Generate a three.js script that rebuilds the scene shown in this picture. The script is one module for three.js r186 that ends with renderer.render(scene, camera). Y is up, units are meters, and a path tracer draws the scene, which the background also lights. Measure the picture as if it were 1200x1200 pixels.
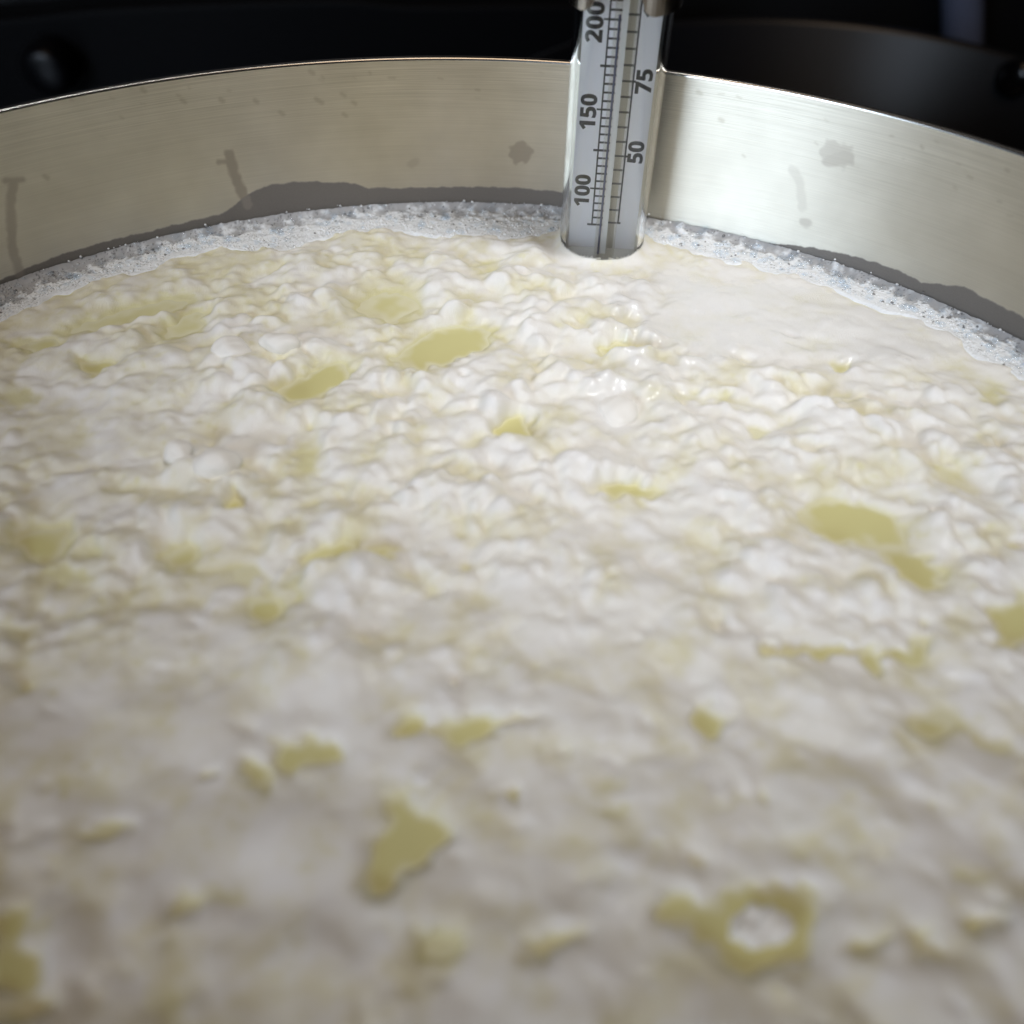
import * as THREE from 'three';
import { mergeGeometries } from 'three/addons/utils/BufferGeometryUtils.js';
import { RectAreaLightUniformsLib } from 'three/addons/lights/RectAreaLightUniformsLib.js';
import { createNoise2D, createNoise3D } from 'simplex-noise';

// ---------- camera, lights, exposure ----------
RectAreaLightUniformsLib.init();
const scene = new THREE.Scene();
scene.background = new THREE.Color(0.0, 0.0, 0.0);
const R = 0.132;                       // inner radius of the pot
const RIM = 0.160, LIQ = RIM - 0.0322; // heights above the cooktop
const FOV = 59.49, PITCH = THREE.MathUtils.degToRad(-46.14), ROLL = THREE.MathUtils.degToRad(0.8);
const camera = new THREE.PerspectiveCamera(FOV, 1, 0.005, 20);
camera.position.set(0.0098, RIM + 0.0659, 0.056);
camera.rotation.order = 'YXZ';
camera.rotation.set(PITCH, 0, ROLL);
camera.focus = 0.178;
camera.userData.fStop = 10;
camera.updateMatrixWorld(true);

function areaLight(name, color, intensity, w, h, pos, target) {
  const l = new THREE.RectAreaLight(color, intensity, w, h);
  l.name = name; l.position.set(...pos); scene.add(l); l.lookAt(...target); l.updateMatrixWorld(true);
  return l;
}
// the kitchen window, low behind the photographer's left shoulder
areaLight('window_light', new THREE.Color(0.70, 0.83, 1.0), 13.0, 0.42, 0.40, [-0.68, 0.46, 0.95], [0.02, LIQ, -0.08]);
// added unseen spot overhead, its cone shapes the bright middle and darker edges
const addedSpot = new THREE.SpotLight(new THREE.Color(0.98, 0.985, 1.0), 0.46, 0, 0.22, 1.0, 2);
addedSpot.name = 'added_spot_light'; addedSpot.position.set(0.15, 0.64, -0.03); addedSpot.target.position.set(0.028, LIQ, -0.078); addedSpot.shadow.radius = 3; scene.add(addedSpot, addedSpot.target); addedSpot.target.updateMatrixWorld(true);
// added unseen panel overhead, a warm ambient fill for the shaded parts
areaLight('added_warm_fill_light', new THREE.Color(1.0, 0.75, 0.53), 1.55, 1.0, 1.0, [-0.2, 1.9, 0.9], [0.0, LIQ, 0.0]);

const renderer = new THREE.WebGLRenderer({ antialias: true });
renderer.setSize(1024, 1024);
renderer.toneMapping = THREE.LinearToneMapping;
renderer.toneMappingExposure = 1.3;
renderer.shadowMap.enabled = true;

// ---------- helpers ----------
function rng(seed) { let s = seed >>> 0; return () => { s = (s + 0x6d2b79f5) >>> 0; let t = Math.imul(s ^ (s >>> 15), 1 | s); t = (t + Math.imul(t ^ (t >>> 7), 61 | t)) ^ t; return ((t ^ (t >>> 14)) >>> 0) / 4294967296; }; }
const rand = rng(20240611);
const N = createNoise2D(rng(7)), N2 = createNoise2D(rng(99)), N3 = createNoise3D(rng(5));
const { clamp, lerp, smoothstep: sst } = THREE.MathUtils;
const ss = (a, b, x) => { const t = clamp((x - a) / (b - a), 0, 1); return t * t * (3 - 2 * t); };
const fbm = (x, y, o = 4, n = N) => { let s = 0, a = 0.5; for (let i = 0; i < o; i++) { s += a * n(x, y); x = x * 2.03 + 11.3; y = y * 2.03 - 7.1; a *= 0.5; } return s; };
function hash(ix, iy, k) { let h = (Math.imul(ix, 374761393) + Math.imul(iy, 668265263) + Math.imul(k, 1274126177)) | 0; h = Math.imul(h ^ (h >>> 13), 1274126177); return ((h ^ (h >>> 16)) >>> 0) / 4294967296; }
// puffy lumps: the highest of the caps that stand round (x, y), each with its own size; cell width 1
function caps(x, y, k, r0 = 0.45, r1 = 0.95) {
  const ix = Math.floor(x), iy = Math.floor(y); let best = 0;
  for (let j = -1; j <= 1; j++) for (let i = -1; i <= 1; i++) {
    const a = ix + i, b = iy + j, px = a + hash(a, b, k), py = b + hash(a, b, k + 1), r = r0 + (r1 - r0) * hash(a, b, k + 2);
    const d = ((x - px) ** 2 + (y - py) ** 2) / (r * r);
    if (d < 1) { const q = r * (1 - d) * (1 + 0.35 * d), m = clamp(0.5 + 0.5 * (best - q) / 0.22, 0, 1); best = lerp(q, best, m) + 0.22 * m * (1 - m); }
  }
  return best;
}
// rounded grains heaped at random heights, like crumbs of soft curd
function grains(x, y, k, r0, r1) {
  const ix = Math.floor(x), iy = Math.floor(y); let best = 0;
  for (let j = -1; j <= 1; j++) for (let i = -1; i <= 1; i++) {
    const a = ix + i, b = iy + j, px = a + hash(a, b, k), py = b + hash(a, b, k + 1), e = hash(a, b, k + 2), r = r0 + (r1 - r0) * e * e;
    const d = ((x - px) ** 2 + (y - py) ** 2) / (r * r);
    if (d < 1) { const q = r * Math.pow(1 - d, 0.72) + (hash(a, b, k + 3) - 0.6) * 0.28, m = clamp(0.5 + 0.5 * (best - q) / 0.10, 0, 1); best = lerp(q, best, m) + 0.10 * m * (1 - m); }
  }
  return best;
}
// rays through pixels of the 1200 px wide photograph, to find where on the real surfaces a mark lies
function ray(px, py) {
  const t = Math.tan(THREE.MathUtils.degToRad(FOV / 2));
  return new THREE.Vector3((px - 600) / 600 * t, (600 - py) / 600 * t, -1).applyEuler(camera.rotation);
}
function onPlane(px, py, y) { const d = ray(px, py), s = (y - camera.position.y) / d.y; return camera.position.clone().addScaledVector(d, s); }
function onBack(px, py, z) { const d = ray(px, py), s = (z - camera.position.z) / d.z; return camera.position.clone().addScaledVector(d, s); }
function onWall(px, py) { // [angle from the back, height]
  const d = ray(px, py), o = camera.position, a = d.x * d.x + d.z * d.z, b = o.x * d.x + o.z * d.z, c = o.x * o.x + o.z * o.z - R * R;
  const s = (-b + Math.sqrt(b * b - a * c)) / a, p = o.clone().addScaledVector(d, s);
  return [Math.atan2(p.x, -p.z), p.y];
}
const used = {};
function named(n) { const k = used[n] ?? 0; used[n] = k + 1; return k ? `${n}_${String(k).padStart(3, '0')}` : n; }
function shadows(m) { m.castShadow = m.receiveShadow = true; return m; }
function part(name, geometry, material, parent) { const m = shadows(new THREE.Mesh(geometry, material)); m.name = name; parent.add(m); return m; }
function tag(o, label, category, extra = {}) { o.userData = { ...(label ? { label } : {}), ...(category ? { category } : {}), ...extra }; return o; }
function thing(name, pos, label, category, extra) { const g = new THREE.Group(); g.name = named(name); g.position.set(...pos); scene.add(g); return tag(g, label, category, extra); }
const mat = (o) => new THREE.MeshPhysicalMaterial(o);
const lin = (r, g, b) => new THREE.Color().setRGB(r, g, b);
function dataTex(w, h, fill, srgb) {
  const d = new Uint8Array(w * h * 4), c = [0, 0, 0];
  for (let y = 0; y < h; y++) for (let x = 0; x < w; x++) { fill(x, y, c); const i = (y * w + x) * 4; d[i] = clamp(c[0], 0, 1) * 255; d[i + 1] = clamp(c[1], 0, 1) * 255; d[i + 2] = clamp(c[2], 0, 1) * 255; d[i + 3] = 255; }
  const t = new THREE.DataTexture(d, w, h); t.magFilter = t.minFilter = THREE.LinearFilter; if (srgb) t.colorSpace = THREE.SRGBColorSpace; t.needsUpdate = true; return t;
}

// ---------- setting: cooktop and back wall ----------
const blackGlass = mat({ color: lin(0.006, 0.006, 0.007), roughness: 0.25 });
{
  const g = new THREE.BoxGeometry(0.9, 0.03, 0.9); g.translate(0, -0.0152, -0.1);
  const top = part('cooktop', g, blackGlass, scene); top.name = named('cooktop'); tag(top, null, null, { kind: 'structure' });
  const w = new THREE.BoxGeometry(1.6, 0.9, 0.02); w.translate(0, 0.42, -0.62);
  const wall = part('back_wall', w, mat({ color: lin(0.005, 0.005, 0.006), roughness: 0.5 }), scene); wall.name = named('wall'); tag(wall, null, null, { kind: 'structure' });
}

// ---------- stainless pot ----------
const filmTop = [[-60, 352], [0, 328], [15, 322], [60, 303], [120, 284], [180, 270], [230, 258], [262, 250], [285, 232], [310, 218], [350, 213], [415, 215], [430, 220], [470, 221], [520, 219], [600, 220], [650, 224], [700, 236], [760, 262], [800, 268], [850, 278], [900, 285], [950, 290], [1000, 300], [1050, 316], [1080, 331], [1110, 334], [1130, 336], [1160, 352], [1200, 372], [1260, 412]].map(([x, y]) => onWall(x, y));
const SPAN = 1.25, WALL0 = LIQ - 0.004, WALLH = RIM - WALL0;
{
  const TW = 2048, TH = 512;
  const film = new Float32Array(TW * TH), dirt = new Float32Array(TW * TH), mark = new Float32Array(TW * TH);
  const U = (phi) => (phi + SPAN) / (2 * SPAN) * TW, V = (y) => (y - WALL0) / WALLH * TH;
  const sx = 2 * SPAN * R / TW, sy = WALLH / TH;          // metres per texel
  const stroke = (buf, pts, r, amount) => {               // pts px, r in metres
    const q = pts.map(([x, y]) => onWall(x, y)).map(([p, y]) => [U(p), V(y)]);
    for (let k = 0; k + 1 < q.length; k++) {
      const [ax, ay] = q[k], [bx, by] = q[k + 1];
      const x0 = Math.floor(Math.min(ax, bx) - r / sx - 9), x1 = Math.ceil(Math.max(ax, bx) + r / sx + 9), y0 = Math.floor(Math.min(ay, by) - r / sy - 16), y1 = Math.ceil(Math.max(ay, by) + r / sy + 16);
      for (let y = Math.max(0, y0); y <= Math.min(TH - 1, y1); y++) for (let x = Math.max(0, x0); x <= Math.min(TW - 1, x1); x++) {
        const px = (x - ax) * sx, py = (y - ay) * sy, dx = (bx - ax) * sx, dy = (by - ay) * sy;
        const t = clamp((px * dx + py * dy) / (dx * dx + dy * dy + 1e-12), 0, 1);
        const d = Math.hypot(px - t * dx, py - t * dy) + r * 0.22 * N(x * sx * 420, y * sy * 420);
        const v = amount * (1 - ss(r - 0.0004, r + 0.0004, d));
        const i = y * TW + x; if (v > buf[i]) buf[i] = v;
      }
    }
  };
  for (let x = 0; x < TW; x++) {
    const phi = (x + 0.5) / TW * 2 * SPAN - SPAN; let y = filmTop[0][1];
    if (phi >= filmTop[filmTop.length - 1][0]) y = filmTop[filmTop.length - 1][1];
    else for (let k = 0; k + 1 < filmTop.length; k++) if (phi >= filmTop[k][0] && phi < filmTop[k + 1][0]) y = lerp(filmTop[k][1], filmTop[k + 1][1], (phi - filmTop[k][0]) / (filmTop[k + 1][0] - filmTop[k][0]));
    y += 0.00035 * fbm(x * sx * 260, 3.1, 4);
    for (let r = 0; r < TH; r++) film[r * TW + x] = 1 - ss(-0.00022, 0.00022, WALL0 + (r + 0.5) * sy - y);
  }
  stroke(mark, [[15, 214], [12, 240], [14, 290], [24, 325]], 0.0008, 0.5);
  stroke(mark, [[6, 212], [26, 211]], 0.0005, 0.5);
  stroke(mark, [[268, 181], [275, 207], [290, 240]], 0.0010, 0.6);
  stroke(mark, [[256, 190], [270, 189]], 0.0005, 0.55);
  stroke(mark, [[608, 180], [612, 179]], 0.0022, 0.5);
  stroke(mark, [[678, 192], [688, 196]], 0.0012, 0.15);
  stroke(mark, [[974, 180], [986, 183]], 0.0024, 0.3); stroke(mark, [[972, 188], [992, 185]], 0.0014, 0.38);
  stroke(mark, [[928, 199], [936, 210], [940, 243]], 0.0009, 0.2);
  stroke(mark, [[942, 260], [945, 262]], 0.0009, 0.4);
  stroke(mark, [[482, 192], [486, 190]], 0.0009, 0.2);
  const rd = rng(31);
  for (let k = 0; k < 40; k++) { const x = rd() * 1200, y0 = 70 + 60 * ((x - 540) / 600) ** 2 * (x > 540 ? 1.6 : 1), y = y0 + 12 + rd() * rd() * 90; stroke(dirt, [[x, y], [x + 1 + rd() * 5, y + rd() * 3]], 0.00005 + rd() * 0.00022, 0.06 + rd() * 0.18); }
  for (const [x, y] of [[372, 116], [376, 119], [402, 110], [404, 134], [330, 132], [300, 118], [260, 117], [215, 118], [415, 120], [365, 84], [168, 105], [820, 108], [845, 140], [1115, 152], [54, 207]]) stroke(dirt, [[x - 2, y], [x + 1, y + 2]], 0.0004, 0.2);
  // brushed lines round the pot
  const rows = new Float32Array(TH * 3); for (let i = 0; i < TH * 3; i++) rows[i] = rd();
  const brush = (x, y) => {
    let s = 0; const p = x * sx * 1000;
    s += 0.5 * N(p / 38, y * 0.31) + 0.35 * N2(p / 16, y * 0.77 + 40) + 0.25 * N(p / 90 + 7, y * 1.7);
    return s;
  };
  const B = new Float32Array(TW * TH); for (let y = 0; y < TH; y++) for (let x = 0; x < TW; x++) B[y * TW + x] = brush(x, y);
  const col = dataTex(TW, TH, (x, y, c) => {
    const i = y * TW + x, f = film[i], d = dirt[i], hgt = y / TH, top = ss(0.55, 0.98, hgt);
    const b = B[i] * (0.03 + 0.05 * top) + 0.03 * fbm(x * sx * 60, y * sy * 60, 3, N2);
    const g = 0.5 + 0.5 * fbm(x * sx * 1800, y * sy * 1800, 2);
    let r = 0.835 + b, gg = 0.82 + b, bb = 0.77 + b;
    const ft = f * (0.9 + 0.1 * g);
    r = lerp(r, 0.49, ft); gg = lerp(gg, 0.47, ft); bb = lerp(bb, 0.45, ft);
    const m = mark[i]; r = lerp(r, 0.63, m); gg = lerp(gg, 0.60, m); bb = lerp(bb, 0.56, m);
    r = lerp(r, 0.50, d); gg = lerp(gg, 0.46, d); bb = lerp(bb, 0.38, d);
    c[0] = r; c[1] = gg; c[2] = bb;
  }, true);
  const rough = dataTex(TW, TH, (x, y, c) => { const i = y * TW + x; c[0] = 0; c[1] = 0.44 + 0.06 * B[i] + 0.12 * film[i] + 0.05 * mark[i]; c[2] = 1 - 0.6 * film[i] - 0.25 * dirt[i]; });
  const bump = dataTex(TW, TH, (x, y, c) => { const i = y * TW + x; c[0] = c[1] = c[2] = 0.45 + 0.22 * B[i] + 0.2 * film[i]; });
  for (const t of [col, rough, bump]) { t.wrapS = t.wrapT = THREE.MirroredRepeatWrapping; }
  const steel = mat({ map: col, roughnessMap: rough, metalnessMap: rough, bumpMap: bump, bumpScale: 0.00006, color: lin(1, 1, 1), roughness: 1, metalness: 1, anisotropy: 0.9, anisotropyRotation: Math.PI / 2 });
  const steelPlain = mat({ color: lin(0.62, 0.60, 0.55), roughness: 0.28, metalness: 1 });
  const pot = thing('stock_pot', [0, 0, 0], 'brushed stainless steel pot filled with curdled milk on the cooktop', 'cooking pot');
  // inner wall
  const SEG = 360, g = new THREE.BufferGeometry(), P = [], NN = [], UV = [], I = [];
  for (let j = 0; j <= 1; j++) for (let k = 0; k <= SEG; k++) {
    const phi = -Math.PI + 2 * Math.PI * k / SEG, y = j ? RIM - 0.0004 : WALL0 - 0.02;
    P.push(R * Math.sin(phi), y, -R * Math.cos(phi)); NN.push(-Math.sin(phi), 0, Math.cos(phi)); UV.push((phi + SPAN) / (2 * SPAN), (y - WALL0) / WALLH);
  }
  for (let k = 0; k < SEG; k++) { const a = k, b = k + 1, c = k + SEG + 1, d = c + 1; I.push(a, b, c, b, d, c); }
  g.setIndex(I); g.setAttribute('position', new THREE.Float32BufferAttribute(P, 3)); g.setAttribute('normal', new THREE.Float32BufferAttribute(NN, 3)); g.setAttribute('uv', new THREE.Float32BufferAttribute(UV, 2));
  part('inner_wall', g, steel, pot);
  // rim, outer wall and bottom
  const lip = []; for (let k = 0; k <= 10; k++) { const a = Math.PI * k / 10; lip.push(new THREE.Vector2(R + 0.0007 - 0.0007 * Math.cos(a), RIM - 0.0004 + 0.0006 * Math.sin(a))); }
  part('rim', new THREE.LatheGeometry(lip, 360), mat({ color: lin(0.66, 0.64, 0.60), roughness: 0.22, metalness: 1 }), pot);
  part('outer_wall', new THREE.LatheGeometry([new THREE.Vector2(R - 0.004, 0.0005), new THREE.Vector2(R + 0.0002, 0.004), new THREE.Vector2(R + 0.0014, 0.009), new THREE.Vector2(R + 0.0014, RIM - 0.0005)], 180), steelPlain, pot);
  part('pot_bottom', new THREE.LatheGeometry([new THREE.Vector2(0, 0.0005), new THREE.Vector2(R - 0.0041, 0.0005)], 120), steelPlain, pot);
}

// ---------- thermometer position ----------
const TUBE_R = 0.0088;
const TP = onPlane(706, 317, LIQ); TP.z -= TUBE_R; TP.x += 0.0002;

// ---------- whey, curd, foam ----------
// pools of whey in the curd: pixel centre, half sizes, tilt (degrees, counter-clockwise in the picture), depth
const POOLS = [
  [522, 408, 56, 20, 18, 1], [372, 450, 44, 16, 18, 1], [455, 362, 46, 20, 0, 0.75], [725, 411, 34, 8, 0, 0.8], [600, 503, 24, 12, 10, 1], [735, 577, 40, 9, 0, 0.9], [560, 350, 40, 8, 0, 0.5],
  [1000, 613, 54, 21, -8, 1], [1072, 668, 40, 18, -30, 0.9], [365, 545, 17, 42, 0, 0.7], [385, 652, 40, 15, 25, 0.8], [350, 690, 14, 24, 10, 0.7], [312, 715, 24, 13, 10, 0.85], [279, 592, 16, 7, 0, 0.9], [440, 651, 40, 6, 0, 0.8],
  [215, 657, 26, 22, 0, 0.75], [50, 640, 36, 24, 0, 0.8], [75, 680, 30, 12, 0, 0.7], [110, 655, 14, 10, 0, 0.7], [150, 372, 95, 10, 14, 0.8], [215, 385, 34, 14, 30, 0.75], [45, 407, 26, 9, 0, 0.95], [112, 431, 24, 9, 0, 0.85], [25, 470, 26, 10, 0, 0.7],
  [478, 985, 42, 34, 20, 1], [450, 1025, 26, 34, -10, 0.9], [470, 955, 22, 24, 0, 0.9], [355, 885, 34, 14, 0, 0.85], [385, 892, 16, 10, 0, 0.9], [330, 868, 14, 8, 0, 0.7], [475, 855, 14, 14, 0, 0.9], [560, 858, 60, 8, 4, 0.85], [480, 925, 36, 8, 0, 0.7], [295, 912, 14, 14, 30, 0.8], [246, 912, 16, 8, 30, 0.8],
  [838, 1092, 46, 22, -10, 1], [885, 1118, 50, 27, 0, 1], [938, 1090, 20, 32, 0, 1], [885, 1052, 58, 13, 0, 1], [888, 1085, 44, 30, 0, 1], [790, 1062, 16, 26, 30, 0.85], [775, 1078, 20, 12, 0, 0.85], [892, 1140, 16, 14, 0, 0.8],
  [652, 1105, 34, 14, 12, 0.85], [240, 1050, 34, 10, -5, 0.7], [222, 1065, 14, 20, 0, 0.75], [270, 1060, 18, 8, 0, 0.7], [20, 1130, 34, 26, 30, 1], [12, 1095, 22, 16, 20, 0.9], [510, 1108, 34, 18, 10, 0.8], [45, 1085, 20, 10, 0, 0.7], [40, 1185, 40, 20, 10, 0.75],
  [905, 768, 20, 8, 0, 0.8], [965, 769, 45, 6, -3, 0.95], [1040, 773, 45, 5, 0, 0.85], [1018, 782, 12, 12, 0, 0.85], [1080, 768, 16, 8, 20, 0.85], [830, 846, 24, 14, -20, 0.9], [1190, 730, 22, 36, 0, 0.85], [1172, 758, 22, 12, 0, 0.8], [1090, 858, 36, 14, -20, 0.75],
  [120, 976, 36, 8, 0, 0.75], [80, 928, 12, 10, 0, 0.7], [60, 1005, 20, 8, 0, 0.5], [605, 940, 14, 7, 0, 0.8], [720, 950, 12, 8, 20, 0.7], [727, 918, 10, 12, 0, 0.6], [1012, 1108, 32, 10, 25, 0.75], [1075, 1110, 16, 18, 0, 0.75], [1150, 1085, 26, 13, 10, 0.75], [1130, 1032, 10, 10, 0, 0.7], [1185, 1015, 20, 8, 0, 0.6], [760, 885, 30, 8, 0, 0.4],
  [986, 430, 16, 7, 0, 0.75], [955, 408, 22, 7, 0, 0.6], [1158, 460, 20, 16, -30, 0.7], [1130, 437, 24, 8, -25, 0.6], [845, 475, 50, 6, -4, 0.6], [758, 492, 22, 14, 0, 0.6], [805, 468, 26, 6, -10, 0.7], [740, 384, 12, 8, 0, 0.7], [670, 388, 12, 6, 0, 0.7], [985, 466, 16, 5, 0, 0.6], [560, 525, 30, 6, 15, 0.6], [1060, 585, 40, 8, -10, 0.5], [1110, 560, 40, 7, -15, 0.5], [940, 530, 24, 6, 0, 0.5], [860, 880, 30, 6, 0, 0.4], [1145, 590, 20, 6, 0, 0.4],
  [770, 1000, 12, 10, 0, 0.6], [715, 1030, 30, 10, 0, 0.5], [935, 1000, 18, 14, 0, 0.6], [860, 945, 28, 7, 0, 0.6], [1090, 950, 10, 10, 0, 0.6], [700, 880, 30, 8, 0, 0.4], [90, 720, 60, 8, 0, 0.5], [160, 810, 60, 8, 0, 0.35], [20, 745, 30, 10, 0, 0.6], [150, 580, 24, 8, 0, 0.5],
].map(([x, y, a, b, t, d]) => {
  const c = onPlane(x, y, LIQ), e = onPlane(x + 1, y, LIQ), f = onPlane(x, y + 1, LIQ);
  const k = t * Math.PI / 180;
  // world (mm) per pixel, inverted
  const m = [e.x - c.x, f.x - c.x, e.z - c.z, f.z - c.z].map((q) => q * 1000), det = m[0] * m[3] - m[1] * m[2];
  const inv = [m[3] / det, -m[1] / det, -m[2] / det, m[0] / det];
  return { u: c.x * 1000, v: c.z * 1000, inv, a, b, c: Math.cos(k), s: Math.sin(k), d, reach: Math.max(a, b) * 2.3 * Math.max(Math.hypot(m[0], m[2]), Math.hypot(m[1], m[3])) };
});
const inPx = (o, u, v) => { const du = u - o.u, dv = v - o.v, x = o.inv[0] * du + o.inv[1] * dv, y = o.inv[2] * du + o.inv[3] * dv; return [(x * o.c - y * o.s) / o.a, (x * o.s + y * o.c) / o.b]; };
const patch = ([x, y, a, b, t, d]) => { const c = onPlane(x, y, LIQ), e = onPlane(x + 1, y, LIQ), f = onPlane(x, y + 1, LIQ), k = t * Math.PI / 180, m = [e.x - c.x, f.x - c.x, e.z - c.z, f.z - c.z].map((q) => q * 1000), det = m[0] * m[3] - m[1] * m[2]; return { u: c.x * 1000, v: c.z * 1000, inv: [m[3] / det, -m[1] / det, -m[2] / det, m[0] / det], a, b, c: Math.cos(k), s: Math.sin(k), d }; };
// mounds of the curd mass: pixel centre, half sizes, tilt, height in mm
const MOUNDS = [[235, 555, 60, 30, 0, 1.6], [200, 610, 70, 40, 0, 1.0], [430, 615, 60, 34, 0, 1.6], [420, 690, 70, 30, 0, 1.2], [385, 785, 110, 60, 0, 2.0], [270, 430, 90, 24, 0, 1.3], [390, 425, 50, 16, 0, 1.2], [540, 460, 80, 30, 0, 1.0], [330, 985, 110, 60, 0, 1.2], [620, 600, 90, 50, -20, 1.2], [730, 690, 110, 40, -25, 1.2], [1000, 815, 150, 30, -5, 1.0], [1050, 430, 90, 40, -10, 0.8], [1110, 700, 60, 30, -20, 0.9], [690, 850, 100, 40, -20, 0.8], [230, 840, 110, 50, 0, 0.8], [900, 960, 120, 40, -10, 0.8]].map(patch);
const SMOOTH = [[940, 380, 190, 50, -8, 0.75], [725, 490, 30, 26, 0, 0.9], [330, 985, 130, 90, 0, 0.8], [100, 500, 130, 90, 0, 0.5], [200, 860, 200, 110, 0, 0.5]].map(patch);
const WET = [[950, 380, 200, 46, -8, 1], [790, 380, 90, 70, -20, 1], [740, 470, 60, 60, -30, 0.8]].map(patch);   // skin of milk that still lies wet on the curd
const band = (phi) => 10.5 + 2.8 * N(phi * 4, 1.7) + 1.6 * N(phi * 11, 5.2) + (phi > 0.2 ? -2.5 : 0) + (phi < -0.35 ? -2 : 0);   // width of the foam ring in mm

function curdHeight(u, v) {
  const r = Math.hypot(u, v), phi = Math.atan2(u, -v), Rm = R * 1000;
  const w1 = N(u / 11, v / 11), w2 = N2(u / 11 + 9, v / 11), w3 = N(u / 3.4, v / 3.4 + 20), w4 = N2(u / 3.4, v / 3.4 - 20), w5 = N(u / 1.1 + 3, v / 1.1), w6 = N2(u / 1.1, v / 1.1 + 3);
  let x = u + 0.9 * w1 + 0.22 * w3 + 0.06 * w5, y = v + 0.9 * w2 + 0.22 * w4 + 0.06 * w6;
  let smooth = 0;
  for (const o of SMOOTH) { const [a, b] = inPx(o, x, y), q = a * a + b * b; if (q < 2.5) smooth = Math.max(smooth, o.d * (1 - ss(0.3, 2.2, q))); }
  // ridged curd on the right, drawn out from the upper left to the lower right
  const side = ss(0, 45, u + 0.25 * v + 12 * w1);
  const p = 0.83 * x + 0.55 * y, q = -0.55 * x + 0.83 * y;
  const big = lerp(caps(x / 10, y / 10, 1, 0.4, 1), caps(p / 12.5, q / 8, 21, 0.4, 1), side);
  const mid = lerp(grains(x / 4.6 + 3, y / 4.6, 5, 0.35, 0.9), grains(p / 5.6 + 3, q / 3.8, 25, 0.35, 0.9), side);
  const small = lerp(grains(x / 2.3, y / 2.3 + 7, 9, 0.3, 0.85), grains(p / 2.6, q / 2.0 + 7, 29, 0.3, 0.85), side);
  const tiny = grains(x / 1.15, y / 1.15 + 2, 13, 0.3, 0.8);
  const rag = 0.35 + 0.65 * ss(-0.5, 0.5, N(u / 17 + 40, v / 17));          // how crumbly it is here
  const near = 1 - 0.70 * ss(-45, 15, v);
  const k = (1 - smooth);
  let h = 0.30 + 0.9 * fbm(u / 34, v / 34, 3) + 1.7 * big * (0.4 + 0.6 * k) + 1.9 * mid * (0.35 + 0.75 * rag) * k * near + 1.5 * small * (0.25 + 0.85 * rag) * k * near + 0.55 * tiny * (0.3 + 0.7 * rag) * k * near;
  h += 0.10 * fbm(x / 1.1, y / 1.1, 3) * (0.4 + 0.6 * k) + 0.3 * smooth;
  for (const o of MOUNDS) { const [a, b] = inPx(o, x, y), q2 = a * a + b * b; if (q2 < 1) h += o.d * 0.55 * (1 - q2) * (1 - q2); }
  // gaps where the whey stands
  const gap = fbm(u / 13 + 70, v / 11 + 30, 4) + 0.12 * w3;
  h -= 1.5 * ss(0.30, 0.85, gap) * (1 - 0.6 * smooth);
  const pin = fbm(u / 3.6 + 170, v / 3.2 + 130, 3);
  let pool = 0, stain = 0;
  for (const o of POOLS) {
    if (Math.abs(u - o.u) > o.reach + 3 || Math.abs(v - o.v) > o.reach + 3) continue;
    const [a, b] = inPx(o, u + 1.0 * w1 + 0.9 * w3 + 0.18 * w5, v + 1.0 * w2 + 0.9 * w4 + 0.18 * w6), d = Math.sqrt(a * a + b * b);
    const w = 1 - ss(0.1, 1.95, d); stain = Math.max(stain, o.d * w); if (o.d > 0.72) pool = Math.max(pool, (o.d - 0.35) / 0.65 * w);
  }
  const crumb = clamp(0.9 * mid + 0.8 * small * (0.3 + 0.7 * rag), 0, 1);
  h = lerp(h, Math.min(h, 0.45) + 0.25 * small, (0.9 - 0.35 * ss(-40, 0, v)) * ss(0.0, 0.6, stain)); h = lerp(h, -0.95 - 0.35 * ss(-40, 0, v) + 0.5 * small, ss(0.16, 0.9, pool));
  // towards the wall the curd sinks under the foam
  h = lerp(h, 0.35 + 0.45 * h, 1 - ss(13, 32, Rm - r));
  const bw = band(phi) * (r > 60 ? 1 : 1), edge = Rm - r;
  h = lerp(h, -0.8 + 0.35 * mid, 1 - ss(bw - 5, bw + 3, edge + 1.5 * w3));
  const dt = Math.hypot(u - TP.x * 1000, v - TP.z * 1000); h = lerp(h, 0.7 + 0.4 * small + 1.5 * Math.exp(-(dt - 8.8) / 1.3), 1 - ss(9, 16, dt)); stain *= ss(9, 14, dt);
  return { h, pool: stain, rag, side, crumb, pin, smooth };
}
function axis(lo, a, b, hi, fine, coarse) { const s = []; for (let x = lo; x < a; x += coarse) s.push(x); for (let x = a; x < b; x += fine) s.push(x); for (let x = b; x <= hi; x += coarse) s.push(x); return s; }
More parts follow.
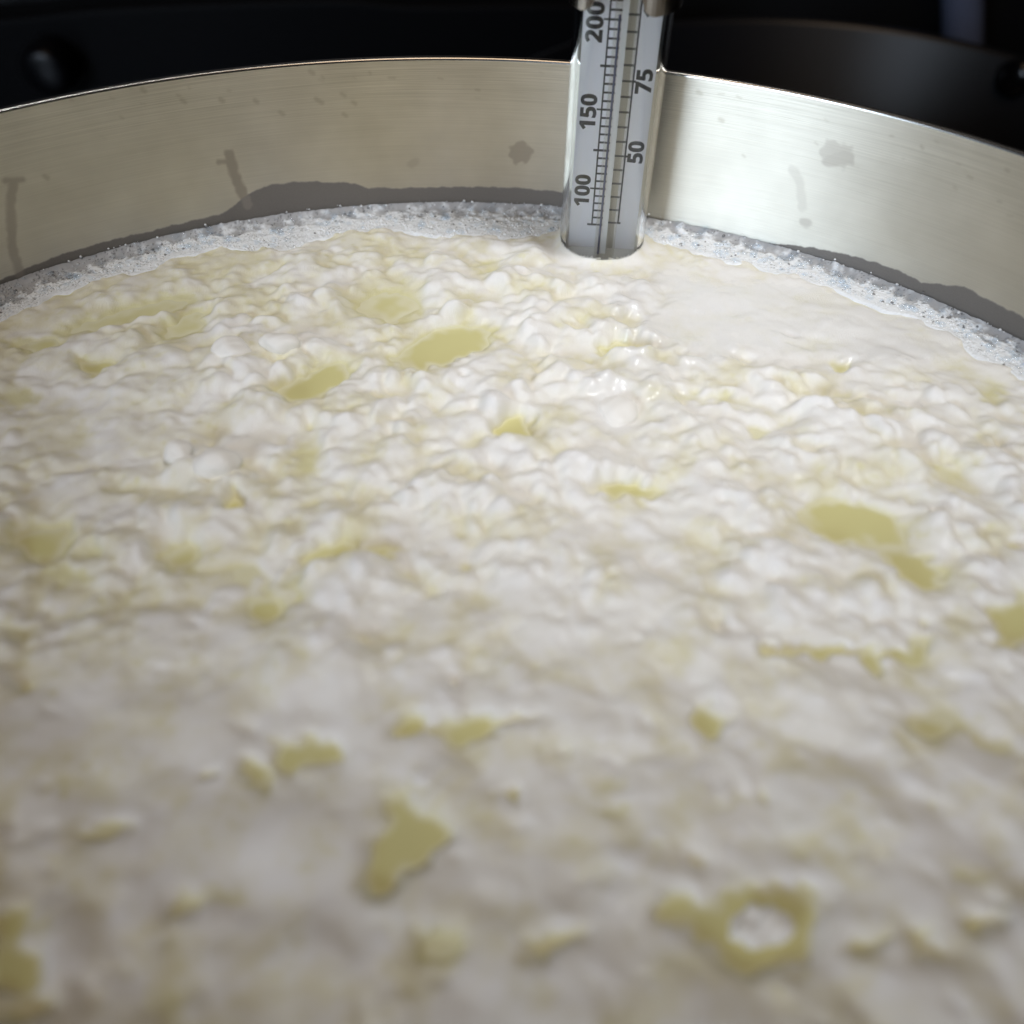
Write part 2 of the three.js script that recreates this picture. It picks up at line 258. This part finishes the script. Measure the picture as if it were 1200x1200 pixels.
{
  const us = axis(-131, -104, 122, 131, 0.31, 1.2), vs = axis(-131, -124, 50, 131, 0.30, 1.2), W = us.length, H = vs.length;
  const P = new Float32Array(W * H * 3), C = new Float32Array(W * H * 3), UV = new Float32Array(W * H * 2), I = [], IW = [];
  const wetAt = (u, v) => { let m = 0; const n = 0.5 * fbm(u / 5, v / 5, 3); for (const o of WET) { const [a, b] = inPx(o, u, v); m = Math.max(m, 1 - a * a - b * b + n); } return m > 0.25; };
  const ok = new Uint8Array(W * H), Q = new Array(W * H), Z = new Float32Array(W * H).fill(-1);
  const round = (src, r) => { // the soft curd has no sharp folds
    let a = src;
    for (let pass = 0; pass < 2; pass++) {
      const t = new Float32Array(W * H), o = new Float32Array(W * H);
      for (let j = 0; j < H; j++) for (let i = 0; i < W; i++) { let m = 0, c = 0; for (let d = -r; d <= r; d++) { const x = i + d; if (x >= 0 && x < W) { m += a[j * W + x]; c++; } } t[j * W + i] = m / c; }
      for (let j = 0; j < H; j++) for (let i = 0; i < W; i++) { let m = 0, c = 0; for (let d = -r; d <= r; d++) { const y = j + d; if (y >= 0 && y < H) { m += t[y * W + i]; c++; } } o[j * W + i] = m / c; }
      a = o;
    }
    return a;
  };
  for (let j = 0; j < H; j++) for (let i = 0; i < W; i++) {
    const u = us[i], v = vs[j], k = j * W + i;
    if (u * u + v * v < 131.6 * 131.6) { ok[k] = Math.hypot(u - TP.x * 1000, v - TP.z * 1000) > TUBE_R * 1000 - 0.4 ? 1 : 0; Q[k] = curdHeight(u, v); Z[k] = Q[k].h; }
  }
  const Z1 = round(Z, 1), Z4 = round(Z, 3);
  for (let j = 0; j < H; j++) for (let i = 0; i < W; i++) {
    const u = us[i], v = vs[j], k = j * W + i, q = Q[k], f = 0.10 + 0.5 * ss(-45, 20, v);
    let h = q ? lerp(Z1[k], Z4[k], f) : -2;
    P[k * 3] = u / 1000; P[k * 3 + 2] = v / 1000; UV[k * 2] = u / 1000; UV[k * 2 + 1] = v / 1000;
    if (q) {
      const wet = ss(-0.25, 0.6, fbm(u / 15 + 5, v / 13, 3, N2) + 0.35 * ss(20, -70, u) + 0.2 * ss(-60, -110, v) * ss(30, -20, u));   // regions where more whey stands between the grains
      const soak = clamp(0.30 * wet + 0.26 * ss(0.1, 0.6, q.pin) * (0.4 + wet) + 0.55 * ss(0.05, 0.75, q.pool), 0, 1);
      const g = clamp((1 - q.crumb) * (0.25 + 0.65 * wet) * (1 - q.smooth), 0, 1), t = clamp(Math.pow(soak * (1 - 0.7 * q.smooth * ss(5, 25, u)), 1.4) * 0.95 + 0.6 * ss(0.7, -0.05, h), 0, 0.75), n = 0.012 * N(u * 1.7, v * 1.7);
      const cr = lerp(0.95, 0.82, g), cg = lerp(0.94, 0.77, g), cb = lerp(0.92, 0.57, g);
      C[k * 3] = lerp(cr, 0.74, t) + n; C[k * 3 + 1] = lerp(cg, 0.70, t) + n; C[k * 3 + 2] = lerp(cb, 0.36, t) + n;
    }
    P[k * 3 + 1] = h / 1000; Z[k] = h;
  }
  for (let j = 0; j + 1 < H; j++) for (let i = 0; i + 1 < W; i++) {
    const a = j * W + i, b = a + 1, c = a + W, d = c + 1;
    if (ok[a] && ok[b] && ok[c] && ok[d]) { if (Math.max(Z[a], Z[b], Z[c], Z[d]) < -0.3) continue; (us[i] > -15 && vs[j] < -30 && wetAt(us[i], vs[j]) ? IW : I).push(a, c, b, b, c, d); }
  }
  { // the whey: a level sheet, cloudier and paler where it is shallow
    const P2 = new Float32Array(W * H * 3), C2 = new Float32Array(W * H * 3), I2 = [];
    for (let k = 0; k < W * H; k++) {
      P2[k * 3] = P[k * 3]; P2[k * 3 + 2] = P[k * 3 + 2]; const t = ss(-0.12, 0.55, -Z[k]);
      C2[k * 3] = lerp(0.84, 0.73, t); C2[k * 3 + 1] = lerp(0.81, 0.685, t); C2[k * 3 + 2] = lerp(0.57, 0.33, t);
    }
    for (let j = 0; j + 1 < H; j++) for (let i = 0; i + 1 < W; i++) { const a = j * W + i, b = a + 1, c = a + W, d = c + 1; if (ok[a] && ok[b] && ok[c] && ok[d] && Math.min(Z[a], Z[b], Z[c], Z[d]) < 0.35) I2.push(a, c, b, b, c, d); }
    const g2 = new THREE.BufferGeometry(); g2.setIndex(new THREE.BufferAttribute(new Uint32Array(I2), 1)); g2.setAttribute('position', new THREE.BufferAttribute(P2, 3)); g2.setAttribute('color', new THREE.BufferAttribute(C2, 3)); g2.computeVertexNormals();
    const whey = part('whey', g2, mat({ vertexColors: true, roughness: 0.18, specularIntensity: 0.7 }), scene); whey.position.set(0, LIQ + 0.00016, 0); whey.name = named('whey');
    tag(whey, 'cloudy yellow green whey standing in gaps between the white curd', 'whey', { kind: 'stuff' });
  }
  const g = new THREE.BufferGeometry(); g.setIndex(new THREE.BufferAttribute(new Uint32Array(I.concat(IW)), 1)); g.addGroup(0, I.length, 0); g.addGroup(I.length, IW.length, 1);
  g.setAttribute('position', new THREE.BufferAttribute(P, 3)); g.setAttribute('color', new THREE.BufferAttribute(C, 3)); g.setAttribute('uv', new THREE.BufferAttribute(UV, 2)); g.computeVertexNormals();
  const grain = dataTex(512, 512, (x, y, c) => { const p = x / 512 * 2 * Math.PI, q = y / 512 * 2 * Math.PI; const s = N3(Math.cos(p) * 9 + 3, Math.sin(p) * 9, Math.cos(q) * 9 + Math.sin(q) * 4) + 0.5 * N3(Math.cos(p) * 20, Math.sin(p) * 20 + 5, Math.sin(q) * 20 + Math.cos(q) * 9); c[0] = c[1] = c[2] = 0.5 + 0.3 * s; });
  grain.wrapS = grain.wrapT = THREE.RepeatWrapping; grain.repeat.set(1 / 0.013, 1 / 0.013);
  const curd = part('curd', g, [mat({ vertexColors: true, roughness: 0.65, specularIntensity: 0.4, bumpMap: grain, bumpScale: 0.00006, clearcoat: 0.06, clearcoatRoughness: 0.15 }), mat({ vertexColors: true, roughness: 0.45, specularIntensity: 0.8, bumpMap: grain, bumpScale: 0.00009, clearcoat: 0.55, clearcoatRoughness: 0.2 })], scene);
  curd.position.set(0, LIQ, 0); curd.name = named('curd');
  tag(curd, 'lumpy white curd covering the surface of the milk in the steel pot', 'curd', { kind: 'stuff' });
}
// single lumps that one can pick out: [pixel x, y, half width px, flattening, lift mm, label]
const lumpMat = mat({ color: lin(0.95, 0.93, 0.88), roughness: 0.6, specularIntensity: 0.4, clearcoat: 0.06, clearcoatRoughness: 0.15 });
[
  [888, 1082, 41, 0.5, 0.0, 0.6, 'small pale curd lump floating alone in a ring of yellow whey, lower right'],
  [258, 556, 26, 0.75, 0.9, 0.9, 'bright rounded curd lump standing up left of the middle, largest there'],
  [215, 545, 17, 0.75, 0.8, 0.9, 'small round curd lump touching the left side of the bright rounded lump'],
  [275, 424, 23, 0.7, 1.0, 0.8, 'white curd lump at the upper left, left one of a pair'],
  [330, 417, 22, 0.65, 1.0, 0.75, 'white curd lump at the upper left, right one of a pair'],
  [722, 488, 24, 0.5, 0.6, 1.1, 'smooth bright white curd piece below the thermometer'],
].forEach(([x, y, hw, flat, lift, dep, label], n) => {
  const c = onPlane(x, y, LIQ), e = onPlane(x + hw, y, LIQ), r = c.distanceTo(e);
  const g = new THREE.IcosahedronGeometry(1, 24), p = g.attributes.position, w = new THREE.Vector3(), key = new Map(), idx = [], pos = [];
  for (let i = 0; i < p.count; i++) {
    w.fromBufferAttribute(p, i).normalize(); const id = [w.x, w.y, w.z].map((q) => Math.round(q * 2000)).join();
    if (!key.has(id)) {
      key.set(id, pos.length / 3); const k = 1 + 0.09 * Math.sin(2.1 * w.x + 1.7 * w.z + n * 1.3) + 0.07 * Math.sin(2.6 * w.z - 1.9 * w.y + n * 2.1) + 0.035 * Math.sin(4.3 * w.x - 3.1 * w.z + n) + 0.02 * Math.sin(7.1 * w.y + 5.3 * w.x + n * 3) + 0.015 * Math.sin(8.3 * w.z + 6.1 * w.x);
      const kk = n ? k : 1 + (k - 1) * 1.7 + 0.07 * Math.sin(9 * w.x + 4 * w.z) - 0.10 * Math.abs(w.x + 0.5 * w.z); pos.push(w.x * kk * r, w.y * kk * r * flat, w.z * kk * r * dep);
    }
    idx.push(key.get(id));
  }
  const gg = new THREE.BufferGeometry(); gg.setIndex(idx); gg.setAttribute('position', new THREE.Float32BufferAttribute(pos, 3)); gg.computeVertexNormals();
  const m = part('curd_lump', gg, lumpMat, scene); m.name = named('curd_lump'); let hi = 0.2; for (let a = 0; a < 24; a++) for (const q of [0.3, 0.7, 0.95]) hi = Math.max(hi, curdHeight((c.x + q * r * Math.cos(a / 24 * 6.283)) * 1000, (c.z + q * r * dep * Math.sin(a / 24 * 6.283)) * 1000).h);
  m.position.set(c.x, LIQ + (lift ? hi / 1000 - r * flat * 0.40 : 0.0002), c.z); tag(m, label, 'curd lump', { group: 'single curd lumps in the pot' });
});

// foam ring along the wall
{
  const foam = thing('foam', [0, LIQ, 0], 'bluish white bubbly foam along the wall of the steel pot', 'foam', { kind: 'stuff' });
  const A0 = -1.55, A1 = 1.55, NA = 1500, NR = 76, P = [], C = [], I = [];
  const whiteAt = (phi, e) => { // e: mm from the wall
    const s = phi * R * 1000, bw = band(phi);
    const f = 0.5 + 0.5 * fbm(s / 4, e / 3, 4) / 0.6;
    return clamp(ss(0.0, 0.45, e / bw + 0.55 * (f - 0.5) - 0.30 * ss(-0.45, -0.8, phi)), 0, 1);
  };
  for (let j = 0; j <= NR; j++) for (let k = 0; k <= NA; k++) {
    const phi = A0 + (A1 - A0) * k / NA, bw = band(phi) + 2.5, e = (j / NR) * bw, s = phi * R * 1000;
    const climb = 1.6 * Math.exp(-e / 1.0);
    const cell = caps(s / 1.1, e / 1.1 + 50, 41), cell2 = caps(s / 0.6, e / 0.6 + 20, 45);
    const wt = whiteAt(phi, e);
    const y = 0.32 + climb + 0.16 * cell + 0.05 * cell2 + 0.35 * wt + 0.1 * N(s / 5, e / 4) - 1.6 * ss(0.78, 1, j / NR);
    const r = R - 0.00025 - e / 1000;
    P.push(r * Math.sin(phi), y / 1000, -r * Math.cos(phi));
    const hole = ss(0.30, 0.55, fbm(s / 1.5 + 30, e / 1.3, 2)) * (1 - 0.5 * wt);
    const speck = ss(0.42, 0.62, N(s / 0.75 + 9, e / 0.65)) * ss(-0.2, 0.3, N2(s / 6, e / 3) + 0.5 * ss(-0.3, -0.7, phi)) * (1 - ss(0.55, 0.9, e / bw)), t = clamp(wt * (1 - 0.5 * hole), 0, 1), dk = 1 - 0.6 * speck;
    C.push(lerp(0.42, 0.90, t) * dk, lerp(0.42, 0.93, t) * dk, lerp(0.425, 0.955, t) * dk);
  }
  for (let j = 0; j < NR; j++) for (let k = 0; k < NA; k++) { const a = j * (NA + 1) + k, b = a + 1, c = a + NA + 1, d = c + 1; I.push(a, c, b, b, c, d); }
  const g = new THREE.BufferGeometry(); g.setIndex(I); g.setAttribute('position', new THREE.Float32BufferAttribute(P, 3)); g.setAttribute('color', new THREE.Float32BufferAttribute(C, 3)); g.computeVertexNormals();
  part('froth', g, mat({ vertexColors: true, roughness: 0.4, specularIntensity: 0.6 }), foam).userData.kind = 'stuff';
  const n = 6000, dome = new THREE.SphereGeometry(1, 10, 6, 0, Math.PI * 2, 0, Math.PI * 0.55), rf = rng(77);
  const inst = new THREE.InstancedMesh(dome, mat({ color: lin(1, 1, 1), roughness: 0.25, specularIntensity: 1, clearcoat: 0.5, clearcoatRoughness: 0.08 }), n), M = new THREE.Matrix4(), q = new THREE.Quaternion(), col = new THREE.Color();
  for (let i = 0; i < n; i++) {
    const phi = A0 * 0.72 + (A1 - A0) * 0.72 * rf(), bw = band(phi); let e = 0.35 + bw * 0.95 * Math.pow(rf(), 0.9);
    const wt = whiteAt(phi, e), r = 0.10 + 0.26 * Math.pow(rf(), 2.5);
    let y = 1.6 * Math.exp(-e / 1.0) + 0.32 + 0.35 * wt;
    if (rf() < 0.05) { e = 0.03; y = 1 + 2.0 * rf() * rf(); }
    const rr = R - 0.0003 - e / 1000;
    M.compose(new THREE.Vector3(rr * Math.sin(phi), y / 1000, -rr * Math.cos(phi)), q, new THREE.Vector3(r, r, r).multiplyScalar(0.001)); inst.setMatrixAt(i, M);
    const dark = rf() < 0.09 * (1.4 - wt), t = dark ? 0.16 + 0.1 * rf() : lerp(0.48, 0.90, clamp(wt * 1.15 + 0.15 * (rf() - 0.4), 0, 1));
    col.setRGB(t * 0.985, t, t * 1.01); inst.setColorAt(i, col);
  }
  const nc = 900, clear = new THREE.InstancedMesh(new THREE.SphereGeometry(1, 16, 8, 0, Math.PI * 2, 0, Math.PI * 0.5), mat({ color: lin(0.96, 0.98, 1), roughness: 0.03, transmission: 1, thickness: 0, ior: 1.4 }), nc);
  for (let i = 0; i < nc; i++) {
    const phi = A0 * 0.72 + (A1 - A0) * 0.72 * rf(), e = band(phi) * 0.9 * rf(), r = 0.3 + 0.75 * Math.pow(rf(), 2.5), rr = R - 0.0004 - e / 1000;
    M.compose(new THREE.Vector3(rr * Math.sin(phi), (1.6 * Math.exp(-e / 1.0) + 0.4 + 0.3 * whiteAt(phi, e)) / 1000, -rr * Math.cos(phi)), q, new THREE.Vector3(r, r * 0.85, r).multiplyScalar(0.001)); clear.setMatrixAt(i, M);
  }
  clear.name = 'clear_bubbles'; clear.userData.kind = 'stuff'; shadows(clear); foam.add(clear);
  inst.name = 'bubbles'; inst.userData.kind = 'stuff'; shadows(inst); foam.add(inst);
}

// ---------- glass thermometer ----------
{
  const th = thing('kitchen_thermometer', [TP.x, LIQ, TP.z], 'glass kitchen thermometer with white paper scale standing in the curdled milk', 'thermometer');
  const yaw = Math.atan2(camera.position.x - TP.x, camera.position.z - TP.z); th.rotation.set(0, yaw * 0.75, THREE.MathUtils.degToRad(-0.3));
  const LOW = -0.035, TOP = 0.13;
  const prof = []; for (let k = 0; k <= 10; k++) { const a = Math.PI / 2 * k / 10; prof.push(new THREE.Vector2(Math.max(1e-5, TUBE_R * Math.sin(a)), LOW + TUBE_R - TUBE_R * Math.cos(a))); } prof.push(new THREE.Vector2(TUBE_R, TOP));
  const glass = mat({ color: lin(0.97, 0.985, 0.98), roughness: 0.01, transmission: 1, thickness: 0.001, ior: 1.47 });
  const bore = prof.map((p) => new THREE.Vector2(Math.max(1e-5, p.x * 0.87), p.y + 0.001)); bore[bore.length - 1].y = TOP;
  part('glass_tube', new THREE.LatheGeometry([...prof, ...bore.reverse()], 128), glass, th);
  // paper scale: heights found from where the 75 and 175 marks lie
  const hOf = (py) => onBack(706, py, TP.z + 0.001).y - LIQ;
  const y75 = hOf(265), y175 = hOf(79), F = (f) => y75 + (f - 75) / 100 * (y175 - y75);
  const CW = 0.0141, C0 = 0.0005, C1 = 0.118, CH = C1 - C0, SC = 2000 / CH;
  const cv = document.createElement('canvas'); cv.width = Math.round(CW * SC); cv.height = 2000;
  const c = cv.getContext('2d'); const X = (mm) => (CW / 2 + mm / 1000) * SC, Y = (m) => 2000 - (m - C0) * SC, mm = SC / 1000;
  c.fillStyle = '#f6f5fa'; c.fillRect(0, 0, cv.width, cv.height);
  c.fillStyle = '#c4bfb4'; c.fillRect(X(1.0), 0, 1.35 * mm, 2000);
  const ink = '#26262b'; c.fillStyle = ink;
  const bar = (x0, x1, y, t) => c.fillRect(X(x0), Y(y) - t * mm / 2, (x1 - x0) * mm, t * mm);
  const LX = -2.35, RX = 3.0;
  c.fillRect(X(LX - 0.14), Y(F(400)), 0.28 * mm, Y(F(75)) - Y(F(400)) + 0.1 * mm);
  c.fillRect(X(RX - 0.14), Y(F(392)), 0.28 * mm, Y(F(77)) - Y(F(392)) + 0.1 * mm);
  for (let f = 75; f <= 400; f += 5) { bar(LX, LX + 2.3, F(f), 0.36); if (f % 25 === 0) bar(LX - 0.95, LX + 2.1, F(f), f % 50 ? 0.42 : 0.3); }
  for (let k = 25; k <= 200; k += 5) bar(RX - 2.2, RX + (k % 25 ? 0 : 0.5), F(k * 1.8 + 32), 0.38);
  const label = (s, x, y) => { c.save(); c.translate(X(x), Y(y)); c.rotate(-Math.PI / 2); c.font = `bold ${4.1 * mm}px sans-serif`; c.textAlign = 'center'; c.textBaseline = 'middle'; c.strokeStyle = ink; c.lineWidth = 0.14 * mm; c.fillText(s, 0, 0); c.strokeText(s, 0, 0); c.restore(); };
  for (const f of [100, 150, 200, 250, 300, 350, 400]) label(String(f), LX - 2.5, F(f) - 0.0006);
  for (const k of [50, 75, 100, 125, 150, 175, 200]) label(String(k), RX + 2.05, F(k * 1.8 + 32) + (k === 50 ? 0.0009 : 0.0001));
  const tex = new THREE.CanvasTexture(cv); tex.colorSpace = THREE.SRGBColorSpace; tex.anisotropy = 8;
  const cg = new THREE.BoxGeometry(CW, CH, 0.0003); cg.translate(0, (C0 + C1) / 2, 0);
  const paper = mat({ color: lin(0.86, 0.86, 0.88), roughness: 0.8 });
  const printed = mat({ map: tex, roughness: 0.7 });
  const card = shadows(new THREE.Mesh(cg, [paper, paper, paper, paper, printed, paper])); card.name = 'scale_card'; th.add(card);
  const rod = (r, x, z, y0, y1) => { const g = new THREE.CylinderGeometry(r, r, y1 - y0, 20); g.translate(x, (y0 + y1) / 2, z); return g; };
  part('capillary_tube', rod(0.0021, 0.0006, 0.0025, C0, C1), mat({ color: lin(0.94, 0.93, 0.90), roughness: 0.05, transmission: 1, thickness: 0 }), th);
  part('fluid_column', rod(0.00022, -0.0006, 0.0028, C0, F(205)), mat({ color: lin(0.035, 0.05, 0.16), roughness: 0.3 }), th);
  const strip = new THREE.BoxGeometry(0.0011, CH, 0.0002); strip.translate(0.0003, (C0 + C1) / 2, 0.0025);
  part('white_backing', strip, mat({ color: lin(0.85, 0.86, 0.9), roughness: 0.4 }), th);
part('ballast', rod(TUBE_R * 0.86, 0, 0, LOW + 0.009, 0.0004), mat({ color: lin(0.66, 0.65, 0.62), roughness: 0.7 }), th);
  // spring clip round the tube, open in front
  const cy = hOf(1), a0 = 0.40, NS = 60, top = 0.016, ri = 0.0094, ro = 0.0100, cp = [], ci = [];
  for (let k = 0; k <= NS; k++) {
    const t = k / NS, a = a0 + (2 * Math.PI - 2 * a0) * t, d = Math.min(t, 1 - t) * (2 * Math.PI - 2 * a0) * ro, cut = d < 0.003 ? 0.003 - Math.sqrt(Math.max(0, 0.003 ** 2 - (0.003 - d) ** 2)) : 0;
    for (const [rr, yy] of [[ri, cy + cut], [ro, cy + cut], [ro, cy + top], [ri, cy + top]]) cp.push(rr * Math.sin(a), yy, rr * Math.cos(a));
  }
  for (let k = 0; k < NS; k++) for (let e = 0; e < 4; e++) { const a = k * 4 + e, b = k * 4 + (e + 1) % 4, p = a + 4, q = b + 4; ci.push(a, b, p, b, q, p); }
  ci.push(0, 2, 1, 0, 3, 2, NS * 4, NS * 4 + 1, NS * 4 + 2, NS * 4, NS * 4 + 2, NS * 4 + 3);
  let clip = new THREE.BufferGeometry(); clip.setIndex(ci); clip.setAttribute('position', new THREE.Float32BufferAttribute(cp, 3)); clip.rotateY(-0.14); clip = clip.toNonIndexed(); clip.computeVertexNormals();
  part('spring_clip', clip, mat({ color: lin(0.42, 0.37, 0.33), roughness: 0.2, metalness: 1 }), th);
}

// ---------- dark things behind the pot ----------
const enamel = mat({ color: lin(0.005, 0.006, 0.009), roughness: 0.40, specularIntensity: 1, clearcoat: 0.6, clearcoatRoughness: 0.34 }), darkEnamel = mat({ color: lin(0.002, 0.002, 0.0025), roughness: 0.5, specularIntensity: 0.12 });
{
  const z = camera.position.z - 0.425, apex = onBack(900, 22, z), PR = 0.125, cx = apex.x, cz = z + PR, rimY = apex.y;
  const pan = thing('black_pan', [cx, 0, cz], 'glossy black round pan behind the steel pot at the right', 'pan');
  const pr = [[0.001, 0.002], [PR - 0.040, 0.002], [PR - 0.030, 0.008], [PR + 0.003, rimY - 0.002], [PR + 0.0025, rimY], [PR, rimY], [PR - 0.0005, rimY - 0.002], [PR - 0.034, 0.012], [PR - 0.042, 0.006], [0.001, 0.006]].map(([a, b]) => new THREE.Vector2(a, b));
  part('pan_body', new THREE.LatheGeometry(pr, 128), enamel, pan);
  const p = new THREE.Vector3(), d = ray(1188, 92), o = camera.position; // where the rivet sits on the far inside wall
  { const ox = o.x - cx, oz = o.z - cz, a = d.x * d.x + d.z * d.z, b = ox * d.x + oz * d.z, cc = ox * ox + oz * oz - (PR - 0.006) ** 2, s = (-b + Math.sqrt(b * b - a * cc)) / a; p.copy(o).addScaledVector(d, s); }
  const g = new THREE.SphereGeometry(0.0075, 32, 20); g.scale(1, 1, 0.5);
  const rv = part('rivet', g, mat({ color: lin(0.004, 0.004, 0.005), roughness: 0.2 }), pan); rv.position.set(p.x - cx, p.y, p.z - cz); rv.rotation.y = Math.atan2(cx - p.x, cz - p.z);
}
{
  const z = camera.position.z - 0.50;
  const panel = thing('control_panel', [0, 0, z], 'black glossy stove panel behind the steel pot at the upper left', 'stove panel');
  const top = [[-260, 40], [0, 28], [130, 15], [380, 6], [480, 12], [640, 11], [760, 14]].map(([x, y]) => { const q = onBack(x, y, z); return new THREE.Vector2(q.x, q.y); });
  const s = new THREE.Shape(); s.moveTo(top[0].x, 0.001); s.lineTo(top[0].x, top[0].y); s.splineThru(top.slice(1)); s.lineTo(top[top.length - 1].x, 0.001);
  const g = new THREE.ExtrudeGeometry(s, { depth: 0.02, bevelEnabled: true, bevelSize: 0.003, bevelThickness: 0.003, bevelSegments: 4, curveSegments: 60 }); g.translate(0, 0, -0.023);
  part('panel_face', g, darkEnamel, panel);
  for (const [x, y, r] of [[58, 80, 0.013]]) {
    const q = onBack(x, y, z + 0.012);
    const k = new THREE.LatheGeometry([[0.0001, 0.02], [r * 0.7, 0.02], [r * 0.93, 0.017], [r, 0.012], [r, 0]].map(([a, b]) => new THREE.Vector2(a, b)), 48); k.rotateX(Math.PI / 2);
    const m = part('knob', k, mat({ color: lin(0.002, 0.002, 0.003), roughness: 0.3, specularIntensity: 0.35 }), panel); m.position.set(q.x, q.y, 0.0005);
  }
}
{
  const z = -0.58, a = onBack(1106, 30, z), b = onBack(1150, 30, z);  // added bar, coloured like a window mirrored in the dark back wall
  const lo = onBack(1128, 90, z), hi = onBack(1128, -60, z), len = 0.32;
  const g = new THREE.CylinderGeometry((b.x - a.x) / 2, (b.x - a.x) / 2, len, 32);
  const reflection = part('reflection', g, mat({ color: lin(0.16, 0.19, 0.30), roughness: 0.45 }), scene); reflection.name = named('reflection_bar');
  reflection.quaternion.setFromUnitVectors(new THREE.Vector3(0, 1, 0), hi.clone().sub(lo).normalize()); reflection.position.copy(lo).lerp(hi, 0.5);
  tag(reflection, 'blurred blue grey bar added as a window reflection behind the black pan', 'reflection');
}
scene.traverse((o) => { if (o.isLight) o.castShadow = true; });
renderer.render(scene, camera);
